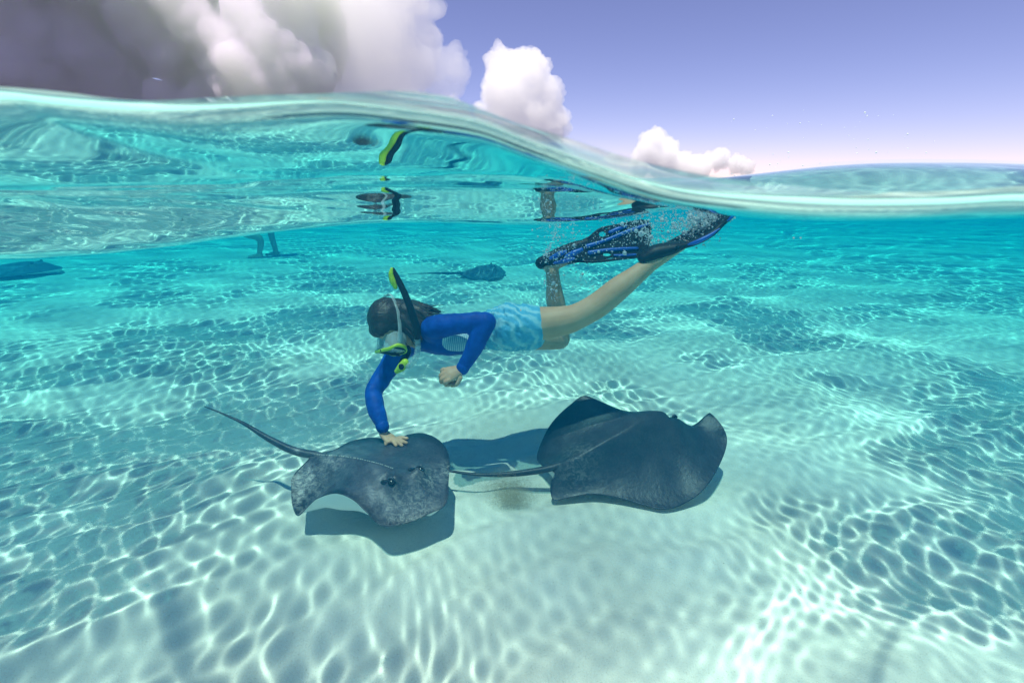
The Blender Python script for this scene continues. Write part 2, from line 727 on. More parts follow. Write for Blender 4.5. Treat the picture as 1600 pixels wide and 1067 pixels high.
C_DARK = cloud_mat('cloud_grey', (.86, .74, .99), 28.0)
C_PALE = cloud_mat('cloud_pale', (1.0, 1.0, 1.0), 120.0)
C_WHITE = cloud_mat('cloud_white', (1.0, 1.0, 1.0), 45.0)
cloud('rain_cloud', [(-60, 60, 150), (40, -40, 120), (90, 90, 120), (180, 110, 100), (250, 120, 95), (330, 60, 95), (360, 110, 90),
                     (420, 40, 90), (440, 120, 80), (300, 20, 60), (0, -180, 170), (270, -30, 90), (330, -70, 100), (190, -60, 100), (0, 210, 90), (120, 220, 80), (230, 225, 75), (340, 215, 80), (440, 220, 70)],  # highest puffs, above the view, are added to block sun and darken the cloud
      1150, C_DARK, 'dark violet-grey rain cloud filling the sky over the high water', 9, [(60, 14), (26, 7), (11, 3)], 3)
cloud('towering_cloud', [(520, 30, 90), (500, 110, 80), (560, 90, 80), (590, 20, 62), (610, 110, 58), (600, -30, 50), (640, 60, 34), (655, 105, 32),
                         (650, 20, 30), (680, 130, 24), (700, 105, 26), (712, 125, 18), (540, 200, 75), (620, 205, 62), (690, 215, 50)],
      1300, C_PALE, 'tall bright white cloud with ragged edge beside the rain cloud', 7, [(34, 9), (15, 5), (7, 2.2)], 5)
cloud('cumulus_cloud', [(800, 150, 38), (790, 112, 26), (822, 118, 30), (848, 150, 26), (870, 190, 20), (840, 190, 36), (800, 195, 36), (765, 150, 12), (760, 180, 16), (790, 240, 40), (840, 245, 38)],
      1500, C_WHITE, 'billowing white cumulus cloud standing alone against open blue sky', 5, [(16, 5), (7, 2.6), (3.5, 1.2)], 8)
cloud('cumulus_cloud', [(1020, 225, 18), (1012, 245, 20), (1035, 250, 24), (1060, 262, 20), (1090, 265, 18), (1105, 252, 10), (1125, 250, 14), (1150, 258, 12), (1168, 262, 10), (1000, 262, 14)],
      2600, C_WHITE, 'low row of small white cumulus clouds on the sea horizon', 5, [(9, 3), (4, 1.5), (2.2, .7)], 9)


# ------------------------------------------------------------------ stingrays
def ray_skin(name, dust, k_=1.0):
    M = Mat(name).set(Roughness=0.42)
    M.b.inputs['Specular IOR Level'].default_value = 0.45
    c = M.ramp(M.noise(14, 6, .65), [(0.3, tuple(k_ * v for v in (.020, .030, .054))), (0.52, tuple(k_ * v for v in (.044, .056, .084))), (0.75, tuple(k_ * v for v in (.088, .098, .125)))])
    mott = M.ramp(M.noise(120, 3, .7), [(0.45, 0.0), (0.62, 1.0)])
    c = M.mix(M.math('MULTIPLY', mott, .18), c, (.20 * k_, .19 * k_, .18 * k_))
    at = M.n('ShaderNodeAttribute', attribute_name='rim')
    rimf = M.math('MULTIPLY', at.outputs['Fac'], M.ramp(M.noise(70, 4, .7), [(0.35, 0.5), (0.55, 1.0)]))
    c = M.mix(rimf, c, (.009, .013, .026))
    # sand lying on the back
    at2 = M.n('ShaderNodeAttribute', attribute_name='dust')
    co = M.coord((26, 40, 26))
    grains = M.ramp(M.noise(1.6, 8, .78, co=co, dist=.8), [(0.46, 0.0), (0.60, .85)])
    dm = M.math('MULTIPLY', M.math('MULTIPLY', grains, at2.outputs['Fac']), dust)
    c = M.mix(dm, c, (.50, .49, .44))
    M.l(c, M.b.inputs['Base Color'])
    M.bump(M.math('ADD', M.noise(55, 4), M.math('MULTIPLY', M.noise(260, 2), .4)), .35, .006)
    return M.m


SKIN_TOP = ray_skin('ray_back', 1.0)
SKIN_DARK = ray_skin('dark_ray_back', .8, .50)
M = Mat('ray_belly').set(Roughness=0.5)
M.l(M.ramp(M.noise(9, 4), [(0.3, (.82, .84, .81)), (0.7, (.90, .90, .87))]), M.b.inputs['Base Color'])
SKIN_BELLY = M.m
EYE_DARK = plain('ray_eye', (.012, .013, .016), .15, .6)
THORN = plain('ray_thorn', (.55, .55, .50), .5)


def make_ray(name, label, rim_pts, spine_pts, tail_pts, tail_r, belly, hump, eyes, dusts, mound=.028, thorns=True, group=None, thick=.030, skin=None, NT=220, NS=46, fold=None):
    """rim_pts: (point, place along the spine 0..1); disc lofted from the backbone to its rim, upper and lower skin"""
    rp = np.array([r[0] for r in rim_pts])
    rs = np.array([[r[1]] for r in rim_pts])
    cw = np.clip(catmull(np.array([[r[2] if len(r) > 2 else 0.0] for r in rim_pts]), NT, True)[:, 0], 0, 1)
    rimc = catmull(rp, NT, True)
    rsc = np.clip(catmull(rs, NT, True)[:, 0], 0, 1)
    sp = catmull(spine_pts, 200)
    base = np.array([sp[int(round(s * 199))] for s in rsc])
    cen = np.array([0, 0, 0.0])
    ss = np.linspace(0, 1, NS) ** 0.85
    up, dn, rimw = [], [], []
    for s in ss:
        f = 1 - sstep(0, 1, s)
        f = 0.55 * f + 0.45 * (1 - s) ** 1.0
        p = base * (1 - s) + rimc * s
        z = rimc[:, 2] + (base[:, 2] - rimc[:, 2]) * f + hump * np.exp(-((s) / .33) ** 2) * np.sin(np.pi * np.clip(rsc, .02, .98)) ** .7
        th = thick * (1 - s ** 3) * np.sin(np.pi * np.clip(rsc, .10, .90)) ** .5 + .0035 * (1 - s ** 12)
        zb_ = z - th
        bz = belly + (rimc[:, 2] - belly) * s ** (1.2 + 2.2 * cw)
        zl = np.minimum(zb_, bz + 0.0)
        zl = zl * (1 - s ** 10) + (z - .003) * s ** 10
        q = p.copy()
        q[:, 2] = z
        up.append(q)
        q2 = p.copy()
        q2[:, 2] = zl
        dn.append(q2)
        rimw.append(np.full(NT, float(sstep(.74, .95, s))))
    up, dn = np.array(up), np.array(dn)
    # brows over the eyes, hollow of the spiracle behind each
    for ec in eyes:
        d2 = ((up[..., :2] - ec[:2]) ** 2).sum(-1)
        up[..., 2] += mound * np.exp(-d2 / .036 ** 2)
    for ec in eyes:
        dvec = np.asarray(spine_pts[-1])[:2] - np.asarray(spine_pts[0])[:2]
        dvec = dvec / np.linalg.norm(dvec)
        d2 = ((up[..., :2] - (ec[:2] - dvec * .034)) ** 2).sum(-1)
        up[..., 2] -= .016 * np.exp(-d2 / .017 ** 2)
    # fine unevenness of the skin
    up[..., 2] += .004 * (fbm(up[..., 0] * 14, up[..., 1] * 14, 0 * up[..., 0], 3) - .5)
    V = np.concatenate([up.reshape(-1, 3), dn.reshape(-1, 3)])
    q1 = grid_quads(NS, NT, True)
    q2 = grid_quads(NS, NT, True, NS * NT)[:, ::-1]
    a = (NS - 1) * NT + np.arange(NT)
    b = a + NS * NT
    q3 = np.stack([a, np.roll(a, -1), np.roll(b, -1), b], -1)
    mi = np.r_[np.zeros(len(q1)), np.ones(len(q2)), np.zeros(len(q3))]
    rw = np.r_[np.array(rimw).ravel(), np.zeros(NS * NT)]
    # tail, grown on to the disc
    tc = catmull(tail_pts, 70)
    tr_ = np.interp(np.linspace(0, 1, 70), np.linspace(0, 1, len(tail_r)), tail_r)
    T = np.gradient(tc, axis=0)
    T /= np.linalg.norm(T, axis=1)[:, None]
    ang = np.linspace(0, 2 * np.pi, 12, endpoint=False)
    tv = []
    for i, (c, t, r) in enumerate(zip(tc, T, tr_)):
        s_ = np.cross(t, (0, 0, 1))
        s_ /= np.linalg.norm(s_)
        w = np.cross(s_, t)
        k = i / 69
        fo = (fold or 0) * math.sin(math.pi * np.clip((k - .12) / .55, 0, 1))       # skin fold below the tail
        ring = c + np.outer(np.cos(ang), s_) * r + np.outer(np.sin(ang) * np.where(np.sin(ang) < 0, 1 + fo / r * .9, 1.0), w) * r * .85
        tv.append(ring)
    tv = np.concatenate(tv)
    qt = grid_quads(70, 12, True, len(V))
    V = np.concatenate([V, tv])
    mi = np.r_[mi, np.zeros(len(qt))]
    rw = np.r_[rw, np.repeat(np.clip(np.linspace(0, 1.2, 70), 0, 1), 12) * .8]
    Q = np.concatenate([q1, q2, q3, qt])
    root = thing(name, (rimc[:, 0].mean(), rimc[:, 1].mean(), float(rimc[:, 2].min())), label, 'stingray', group)
    me = mesh_np('body', V, Q, True, mi)
    me.materials.append(skin or SKIN_TOP)
    me.materials.append(SKIN_BELLY)
    for ec in eyes:
        rw = np.maximum(rw, .75 * np.exp(-((V[:, :2] - ec[:2]) ** 2).sum(1) / .032 ** 2) * (V[:, 2] > belly))
    me.attributes.new('rim', 'FLOAT', 'POINT').data.foreach_set('value', rw.astype(np.float32))
    du = np.zeros(len(V))
    for c, r, k in dusts:
        du = np.maximum(du, k * np.exp(-((V - np.asarray(c)) ** 2).sum(1) / r ** 2))
    me.attributes.new('dust', 'FLOAT', 'POINT').data.foreach_set('value', du.astype(np.float32))
    obj('body', me, None, root)
    flat = up.reshape(-1, 3)

    def skin_z(p):
        return flat[((flat[:, :2] - np.asarray(p)[:2]) ** 2).sum(1).argmin()]
    hd = np.asarray(spine_pts[-1]) - np.asarray(spine_pts[0])
    hd[2] = 0
    hd /= np.linalg.norm(hd)
    side = np.array([hd[1], -hd[0], 0])
    for k, ec in enumerate(eyes):
        sgn = np.sign(np.dot(np.asarray(ec) - sp[150], side)) or 1
        s0 = skin_z(ec)
        e = Bag().ball(s0 + side * sgn * .012 + np.array([0, 0, -.009]), (.016, .016, .012)).mesh('eye')
        eo = obj('eye', e, EYE_DARK, root)
        lid = Bag().tube([s0 + side * sgn * .010 - hd * .016 + (0, 0, -.002), s0 + side * sgn * .013 + (0, 0, .008), s0 + side * sgn * .010 + hd * .016 + (0, 0, -.002)], [.003, .0055, .003], 8, 12)
        obj('eyelid', lid.mesh('eyelid'), SKIN_TOP, eo)
        sp0 = skin_z(np.asarray(ec) - hd * .030 + side * sgn * .006)
        obj('spiracle', Bag().ball(sp0 + (0, 0, -.003), (.030, .017, .010), [hd, side, (0, 0, 1)]).mesh('spiracle'), EYE_DARK, root)
    if thorns:
        tb = Bag()
        for k in range(34):
            c = sp[int(8 + k * 3.6)]
            s0 = skin_z(c)
            tb.ball(s0 + (0, 0, .0015), (.0034, .0019, .0030), [hd, side, (0, 0, 1)], 6, 4)
        obj('thorn_row', tb.mesh('thorn_row'), THORN, root)
    return root, up


GP = G
L_rim = [((478, 722, 0.230), .00), ((457, 745, 0.200), .05), ((455, 772, 0.165), .12), ((458, 794, 0.130), .20), ((466, 805, 0.105), .28), ((480, 792, 0.145), .34), ((496, 778, 0.197), .42),
         ((524, 770, 0.223), .50), ((550, 779, 0.220), .57), ((572, 799, 0.195), .64), ((598, 821, 0.155), .72), ((640, 815, 0.145), .82), ((670, 802, 0.150), .91), ((697, 786, 0.160), 1.0),
         ((701, 750, 0.190), .98), ((702, 714, 0.220), .92), ((690, 691, 0.240), .83), ((664, 677, 0.250), .72), ((640, 678, 0.240), .62), ((613, 686, 0.220), .52), ((580, 683, 0.215), .42),
         ((548, 689, 0.215), .28), ((522, 702, 0.225), .12), ((502, 707, 0.235), .03)]
left_ray, LUP = make_ray(
    'stingray', 'grey stingray with pale curled wing edge under the snorkeller\'s hand',
    [(G(*r[0]), r[1], 1.0 if 6 <= k <= 9 else (.5 if k in (5, 10) else 0.0)) for k, r in enumerate(L_rim)],
    [G(488, 711, 0.235), G(540, 717, 0.250), G(590, 728, 0.255), G(633, 745, 0.240), G(668, 766, 0.195)],
    [G(535, 716, 0.225), G(492, 710, 0.236), G(458, 702, 0.260), G(420, 684, 0.300), G(380, 661, 0.350), G(345, 645, 0.390), G(319, 635, 0.420)],
    [.008, .018, .0145, .011, .0075, .004, .0018], .075, .012,
    [G(616, 752, 0.245), G(655, 737, 0.245)],
    [(G(465, 760, 0.170), .10, 1.0), (G(520, 715, 0.240), .09, .55), (G(668, 752, 0.200), .06, .8), (G(640, 800, 0.160), .10, .6), (G(700, 740, 0.190), .045, .9)],
    fold=.016)

R_rim = [((866, 738, .115), .00), ((861, 752, .085), .03), ((860, 768, .05), .07), ((867, 781, .028), .12), ((893, 776, .045), .20), ((930, 771, .060), .30), ((970, 778, .055), .40), ((1005, 788, .045), .50),
         ((1040, 795, .040), .60), ((1075, 783, .055), .68), ((1105, 758, .095), .76), ((1127, 720, .14), .83), ((1136, 690, .185), .88), ((1130, 668, .230), .92), ((1109, 645, .270), .95), ((1106, 662, .228), .97),
         ((1101, 674, .192), .99), ((1088, 672, .186), 1.0), ((1062, 660, .19), .97), ((1010, 648, .20), .84), ((975, 648, .215), .72), ((948, 639, .265), .62), ((916, 618, .345), .52), ((891, 632, .305), .42), ((863, 659, .225), .30), ((846, 690, .15), .18),
         ((839, 714, .10), .10), ((846, 726, .095), .04)]
right_ray, RUP = make_ray(
    'stingray', 'dark stingray with both wing tips curled up swimming over sand',
    [(G(*p), s) for p, s in R_rim],
    [G(868, 729, .13), G(920, 712, .18), G(975, 684, .225), G(1022, 655, .262), G(1056, 664, .236), G(1084, 672, .192)],
    [G(905, 713, .155), G(868, 728, .132), G(835, 735, .115), G(790, 740, .10), G(745, 741, .095), G(705, 736, .10), G(660, 728, .11)],
    [.008, .017, .014, .0105, .008, .006, .003], .035, .045,
    [G(1056, 660, .24)],
    [(G(900, 745, .10), .10, .35), (G(905, 712, .17), .07, .5)], thorns=False, fold=.010, skin=SKIN_DARK, mound=.010)


def far_ray(name, label, c, head, span, length, lift, dust=()):
    """whole stingray resting or gliding further off"""
    h = np.array([math.cos(head), math.sin(head), 0])
    s = np.array([h[1], -h[0], 0])
    c = np.asarray(c, float)

    def q(a, b, z):
        return c + h * a * length + s * b * span + np.array([0, 0, z])
    rim = [(q(-.45, .05, .03), 0.0), (q(-.36, .22, .01 + lift[0]), .2), (q(-.12, .42, lift[1]), .42), (q(.08, .52, lift[2]), .6), (q(.28, .36, .02), .8), (q(.47, .06, .03), 1.0),
           (q(.47, -.06, .03), 1.0), (q(.28, -.36, .02), .8), (q(.08, -.52, lift[2]), .6), (q(-.12, -.42, lift[1]), .42), (q(-.36, -.22, .01 + lift[0]), .2), (q(-.45, -.05, .03), 0.0)]
    spn = [q(-.45, 0, .05), q(-.1, 0, .11), q(.15, 0, .13), q(.35, 0, .10), q(.45, 0, .05)]
    tail = [q(-.40, 0, .05), q(-.6, 0, .06), q(-.9, .05, .08), q(-1.25, .12, .10), q(-1.5, .16, .11)]
    return make_ray(name, label, rim, spn, tail, [.025, .018, .012, .007, .003], .02, .02, [q(.22, .10, .11), q(.22, -.10, .11)], list(dust), thorns=False, NT=96, NS=20, fold=.01)


fr1 = G(40, 424, .06)
far_ray('stingray', 'dim stingray gliding over the bottom far off below the wave trough', (fr1[0] - .10, fr1[1], .05), R(14), .95, 1.1, (.0, .0, .02))
fr2 = G(754, 430, .02)
far_ray('stingray', 'small faint stingray lying on the bottom behind the snorkeller\'s back', (fr2[0], fr2[1], .02), R(20), .80, .72, (.0, .0, .02), [((fr2[0] + .05, fr2[1], .1), .30, 1.0)])


# ------------------------------------------------------------------ the snorkeller
M = Mat('skin').set(Roughness=0.55)
M.b.inputs['Specular IOR Level'].default_value = 0.3
M.l(M.ramp(M.noise(18, 4), [(0.3, (.60, .34, .20)), (0.7, (.70, .43, .27))]), M.b.inputs['Base Color'])
M.b.inputs['Subsurface Weight'].default_value = 0.08
M.b.inputs['Subsurface Radius'].default_value = (.02, .008, .004)
M.bump(M.noise(300, 2), .1, .002)
SKIN = M.m
HAIR_M = Mat('hair').set(Roughness=0.42)
co = HAIR_M.coord((25, 160, 160))
HAIR_M.l(HAIR_M.ramp(HAIR_M.noise(1.0, 5, .6, co=co), [(0.3, (.010, .007, .006)), (0.75, (.055, .030, .018))]), HAIR_M.b.inputs['Base Color'])
HAIR_M.bump(HAIR_M.noise(1.0, 4, .6, co=co), .5, .006)
HAIR = HAIR_M.m
RUBBER = plain('black_rubber', (.006, .007, .009), .5, .3, .2, 40, .05)
YELLOW = plain('yellow_green_plastic', (.52, .70, .02), .35, .5, .08, 20)
BLUE_PL = plain('blue_plastic', (.01, .10, .52), .35, .5, .15, 25)
CLEAR = Mat('clear_silicone').set(Roughness=0.2, Alpha=0.42)
CLEAR.l(CLEAR.ramp(CLEAR.noise(40, 3), [(0.3, (.62, .72, .72)), (0.7, (.78, .86, .84))]), CLEAR.b.inputs['Base Color'])
CLEAR = CLEAR.m
GLASS = Mat('mask_lens').set(Roughness=0.05, Alpha=0.35)
GLASS.l(GLASS.ramp(GLASS.noise(5, 2), [(0.3, (.55, .60, .60)), (0.7, (.75, .80, .80))]), GLASS.b.inputs['Base Color'])
GLASS = GLASS.m
EYE_W = plain('eye_white', (.7, .7, .68), .2, .5)

Y0 = 2.12                                   # distance of the trunk


def D(px, py, dy=0.0):
    return P(px, py, Y0 + dy)


# joints read from the photograph, depth from the limbs' usual lengths
neck = D(655, 522, -.02)
sh_n, el_n, wr_n, kn_n = D(676, 513, -.13), D(759, 503, -.19), D(722, 577, -.22), D(703, 585, -.235)
sh_f, el_f, wr_f = D(626, 548, .05), D(583, 612, -.08), D(599, 668, -.19)
hip_n, knee_n, ank_n = D(798, 508, -.075), D(907, 492, -.11), D(1018, 411, -.08)
hip_f, knee_f, ank_f = D(804, 518, .085), D(874, 529, .17), D(863, 424, .15)
toe_n = D(1072, 380, -.06)
toe_f = D(902, 392, .13)

# head frame: right, front, up
hc = D(613, 507, -.075)
c_up = np.array([-.50, -.70, .44]); c_up /= np.linalg.norm(c_up)
f_fr = np.array([.06, -.38, -.92]); f_fr -= c_up * f_fr.dot(c_up); f_fr /= np.linalg.norm(f_fr)
e_rt = np.cross(f_fr, c_up)
_a = -.28
e_rt, c_up = e_rt * math.cos(_a) + c_up * math.sin(_a), c_up * math.cos(_a) - e_rt * math.sin(_a)
AX = [e_rt, f_fr, c_up]


def Hd(r, f, u):
    return hc + e_rt * r + f_fr * f + c_up * u


diver = thing('person', D(760, 560), 'snorkeller in blue rash guard and pale blue shorts touching a stingray', 'person')

b = Bag()
# trunk
b.tube([D(655, 527), D(680, 526), D(715, 525), D(752, 520), D(785, 512), D(812, 511)], [(.085, .05), (.118, .072), (.115, .078), (.098, .068), (.118, .078), (.095, .068)], 24, up=(0, 0, 1))
b.tube([D(670, 526), D(650, 522), Hd(0, -.035, -.065)], [.055, .044, .046], 16)
# legs
b.tube([hip_n, D(850, 505, -.09), D(885, 500, -.105), knee_n, D(935, 476, -.11), D(965, 452, -.105), D(995, 429, -.09), ank_n],
       [.085, .073, .063, .056, .055, .052, .041, .033], 20, 44)
b.tube([hip_f, D(840, 525, .14), knee_f], [.083, .070, .055], 18, 20, up=(0, 1, .2))
b.tube([knee_f, D(874, 504, .18), D(868, 470, .175), D(865, 445, .165), ank_f], [.052, .047, .046, .036, .031], 18, 26, up=(0, 1, .2))
# feet
b.tube([D(1010, 417, -.08), D(1032, 402, -.075), toe_n], [(.036, .034), (.043, .030), (.036, .014)], 14, up=(0, 0, 1))
b.tube([D(856, 414, .16), D(876, 404, .15), toe_f], [(.032, .036), (.030, .042), (.014, .036)], 14, up=(0, 0, 1))
# arms
b.tube([D(690, 522, -.07), sh_n, D(715, 506, -.165), el_n], [.055, .046, .040, .036], 16, 22)
b.tube([el_n, D(748, 527, -.20), wr_n], [.036, .034, .022], 16, 18)
b.tube([D(655, 530, .03), sh_f, D(602, 582, -.01), el_f], [.05, .046, .040, .035], 16, 22, up=(0, 1, 0))
b.tube([el_f, D(587, 636, -.13), wr_f], [.035, .034, .023], 16, 18, up=(0, 1, 0))
# head
b.ball(Hd(0, -.012, .018), (.070, .090, .084), AX)
b.ball(Hd(0, .028, -.045), (.054, .058, .066), AX)
b.ball(Hd(0, .062, -.098), (.026, .024, .020), AX)
b.tube([Hd(0, .078, .012), Hd(0, .098, -.022), Hd(0, .088, -.036)], [.010, .014, .015], 10)
b.ball(Hd(0, .080, -.064), (.024, .012, .008), AX)
b.ball(Hd(0, .078, -.074), (.022, .012, .007), AX)
for s in (-1, 1):
    b.ball(Hd(s * .072, -.005, -.012), (.010, .018, .028), AX)
body_me = fuse(b.mesh('body'), .0055, 6)


def hand_union(pieces, voxel=.0026):
    bb = Bag()
    for p in pieces:
        bb.tube(*p[0], **p[1])
    return fuse(bb.mesh('hand'), voxel, 3)


# hand laid on the ray's back (the skin of the ray carries it)
LF = LUP.reshape(-1, 3)


def on_ray(px, py, lift):
    best, bd = None, 1e9
    for it in range(3):
        z = .235 if best is None else best[2]
        g = G(px, py, z)
        best = LF[((LF[:, :2] - g[:2]) ** 2).sum(1).argmin()]
    g = G(px, py, best[2] + lift)
    return g


tips = [on_ray(603, 694, .006), on_ray(619, 696, .007), on_ray(628, 696, .007), on_ray(635, 692, .007), on_ray(636, 685, .007)]
palm = on_ray(611, 687, .016)
wrist_h = on_ray(600, 677, .045)
hb_ = Bag()
hb_.tube([wr_f, wrist_h, palm], [(.023, .019), (.026, .016), (.034, .013)], 14, 14, up=(0, 0, 1))
for k, t in enumerate(tips):
    root_ = on_ray(604, 688, .012) if k == 0 else palm + (t - palm) * .25
    mid = (root_ + t) / 2 + np.array([0, 0, .006])
    hb_.tube([palm * .6 + root_ * .4, root_, mid, t], [.012, .0112, .0100, .0080], 10, 14)
# fist of the bent arm
fd = kn_n - wr_n
fd = fd / np.linalg.norm(fd)
fu = np.array([.1, -.55, .8]); fu -= fd * fu.dot(fd); fu /= np.linalg.norm(fu)
fs = np.cross(fd, fu)


def F(a, s, u):
    return wr_n + fd * a + fs * s + fu * u


hb_.tube([F(-.01, 0, 0), F(.022, 0, .002), F(.055, 0, .004), F(.074, 0, .002)], [(.022, .020), (.028, .018), (.037, .018), (.034, .016)], 14, 16, up=fu)
for k, s in enumerate((-.030, -.010, .010, .029)):
    l = (.92, 1.05, 1.0, .85)[k]
    hb_.tube([F(.070, s, .010), F(.086 * l + .006, s, .004), F(.088 * l + .004, s * .95, -.020), F(.066, s * .9, -.034), F(.048, s * .85, -.024)], [.0098, .0100, .0095, .0088, .0075], 10, 18)
hb_.tube([F(.022, -.030, -.008), F(.045, -.042, -.022), F(.066, -.030, -.036), F(.074, -.012, -.042)], [.012, .0105, .0095, .008], 10, 16)
hands_me = fuse(hb_.mesh('hands'), .0027, 3)
# one skin: body and hands meet inside the cuffs
bmj = bmesh.new()
bmj.from_mesh(body_me)
bmj.from_mesh(hands_me)
bmj.to_mesh(body_me)
bmj.free()
body_me.polygons.foreach_set('use_smooth', np.full(len(body_me.polygons), True))
obj('body', body_me, SKIN, diver)

# eyes behind the mask
for s in (-1, 1):
    eo = obj('eye', Bag().ball(Hd(s * .030, .068, .004), .012).mesh('eye'), EYE_W, diver)
    obj('iris', Bag().ball(Hd(s * .030, .0775, .003), (.005, .0035, .005), AX).mesh('iris'), RUBBER, eo)

# rash guard
M = Mat('rash_guard').set(Roughness=0.6)
M.b.inputs['Specular IOR Level'].default_value = 0.2
c = M.ramp(M.noise(25, 3), [(0.3, (.003, .050, .31)), (0.7, (.007, .085, .46))])
g = M.n('ShaderNodeNewGeometry')
sub = M.n('ShaderNodeVectorMath', operation='SUBTRACT')
pc = D(714, 533, -.105)
sub.inputs[1].default_value = tuple(pc)
M.l(g.outputs['Position'], sub.inputs[0])
rot = M.n('ShaderNodeVectorRotate', rotation_type='Y_AXIS')
rot.inputs['Angle'].default_value = R(-8)
M.l(sub.outputs[0], rot.inputs['Vector'])
sx_ = M.n('ShaderNodeSeparateXYZ')
M.l(rot.outputs[0], sx_.inputs[0])
ex = M.math('POWER', M.math('ABSOLUTE', M.math('DIVIDE', sx_.outputs[0], .062)), 2.4)
ez = M.math('POWER', M.math('ABSOLUTE', M.math('DIVIDE', sx_.outputs[2], .046)), 2.2)
near = M.math('MULTIPLY', M.math('LESS_THAN', sx_.outputs[1], .04), M.math('GREATER_THAN', sx_.outputs[1], -.040))
inside = M.math('MULTIPLY', M.math('LESS_THAN', M.math('ADD', ex, ez), 1.0), near)
strp = M.math('GREATER_THAN', M.math('SINE', M.math('MULTIPLY', sx_.outputs[0], 2 * math.pi / .0085)), .0)
pan = M.mix(strp, (.25, .48, .62), (.70, .84, .88))
c = M.mix(inside, c, pan)
M.l(c, M.b.inputs['Base Color'])
M.bump(M.noise(45, 3), .12, .006)
RASH = M.m
b = Bag()
b.tube([D(648, 526), D(662, 526), D(684, 525), D(715, 525), D(748, 521), D(764, 518)], [(.062, .052), (.100, .064), (.128, .080), (.122, .084), (.106, .075), (.104, .074)], 28, up=(0, 0, 1))
b.tube([D(692, 523, -.06), sh_n, D(715, 506, -.165), el_n], [.062, .054, .047, .043], 18, 24)
b.tube([el_n, D(750, 523, -.20), D(737, 551, -.21), D(724, 573, -.22)], [.043, .042, .035, .027], 18, 22)
b.tube([D(655, 530, .03), sh_f, D(602, 582, -.01), el_f], [.058, .054, .047, .041], 18, 24, up=(0, 1, 0))
b.tube([el_f, D(587, 636, -.13), D(597, 664, -.182)], [.041, .040, .029], 18, 20, up=(0, 1, 0))
me = fuse(b.mesh('rash_guard'), .005, 5)
v = verts_of(me)
wr = (fbm(v[:, 0] * 28, v[:, 1] * 28, v[:, 2] * 14, 3) - .5) * .011
n = np.empty(len(v) * 3, np.float32); me.vertices.foreach_get('normal', n); n = n.reshape(-1, 3)
set_verts(me, v + n * wr[:, None])
rg = obj('rash_guard', me, RASH, diver)
for a, bb_, r in ((D(724, 573, -.22), D(722, 576.5, -.22), .0285), (D(597, 664, -.182), D(598, 667.5, -.188), .0300)):
    obj('cuff', Bag().tube([a, bb_], [r, r * .98], 20, 6).mesh('cuff'), RASH, rg)

# shorts
M = Mat('swim_shorts').set(Roughness=0.7)
wv = M.n('ShaderNodeTexWave', wave_type='BANDS', bands_direction='DIAGONAL')
wv.inputs['Scale'].default_value = 9
wv.inputs['Distortion'].default_value = 9
wv.inputs['Detail'].default_value = 3
M.l(M.coord(), wv.inputs['Vector'])
c = M.ramp(wv.outputs['Fac'], [(0.2, (.09, .44, .66)), (0.55, (.15, .54, .72)), (0.9, (.32, .66, .78))])
M.l(c, M.b.inputs['Base Color'])
M.bump(M.noise(30, 4), .25, .01)
SHORTS = M.m
b = Bag()
b.tube([D(762, 516), D(778, 513), D(800, 511), D(815, 511)], [(.112, .084), (.128, .092), (.124, .096), (.09, .08)], 28, up=(0, 0, 1))
b.tube([D(795, 509, -.065), D(815, 508, -.08), D(832, 507, -.088)], [.100, .092, .087], 24, 16)
b.tube([D(797, 515, .075), D(815, 518, .105), D(830, 521, .13)], [.098, .092, .086], 24, 16)
me = fuse(b.mesh('shorts'), .005, 4)
v = verts_of(me)
n = np.empty(len(v) * 3, np.float32); me.vertices.foreach_get('normal', n); n = n.reshape(-1, 3)
fold_ = np.abs(2 * fbm(v[:, 0] * 34 + v[:, 2] * 12, v[:, 1] * 14, v[:, 2] * 22, 3) - 1)
set_verts(me, v + n * ((.25 - fold_) * .026 * (1 - .85 * sstep(D(818, 510)[0], D(830, 510)[0], v[:, 0])))[:, None])
obj('swim_shorts', me, SHORTS, diver)

# hair: cap and the length that floats back over the shoulders
b = Bag()
b.ball(Hd(0, -.024, .028), (.080, .092, .087), AX)
b.ball(Hd(0, .030, .062), (.058, .040, .038), AX)
b.ball(Hd(.035, -.03, -.01), (.050, .075, .07), AX)
b.ball(Hd(-.042, -.02, -.01), (.046, .07, .065), AX)
ends = [((690, 488), -.04), ((684, 486), .03), ((676, 492), -.10), ((672, 505), -.13), ((668, 520), -.15), ((660, 532), -.15), ((678, 498), -.12), ((655, 540), -.13)]
for (px, py), dy in ends:
    e = D(px, py, dy)
    s = Hd(-.02 + .01 * rng.normal(), -.075, .0 + .02 * rng.normal())
    m = (s + e) / 2 + np.array([0, -.01, .016])
    b.tube([s, m, e], [.036, .024, .005], 12, 14)
hair_me = fuse(b.mesh('hair'), .0055, 5)
v = verts_of(hair_me)
n = np.empty(len(v) * 3, np.float32); hair_me.vertices.foreach_get('normal', n); n = n.reshape(-1, 3)
st = v @ np.array(AX).T
set_verts(hair_me, v + n * ((fbm(st[:, 0] * 130, st[:, 1] * 16, st[:, 2] * 16, 3) - .5) * .007)[:, None])
hair = obj('hair', hair_me, HAIR, diver)
sb = Bag()
for k in range(70):
    (px, py), dy = ends[k % len(ends)]
    e = D(px + rng.normal() * 6, py + rng.normal() * 5, dy + rng.normal() * .015)
    s = Hd(-.015 + .022 * rng.normal(), -.055 + .010 * rng.normal(), .0 + .018 * rng.normal())
    m = (s + e) / 2 + rng.normal(size=3) * .008 + np.array([0, -.004, .010])
    sb.tube([s, m, e], [.0030, .0026, .0008], 5, 9)
obj('strands', sb.mesh('strands'), HAIR, hair)

# mask
mask_me = Bag()


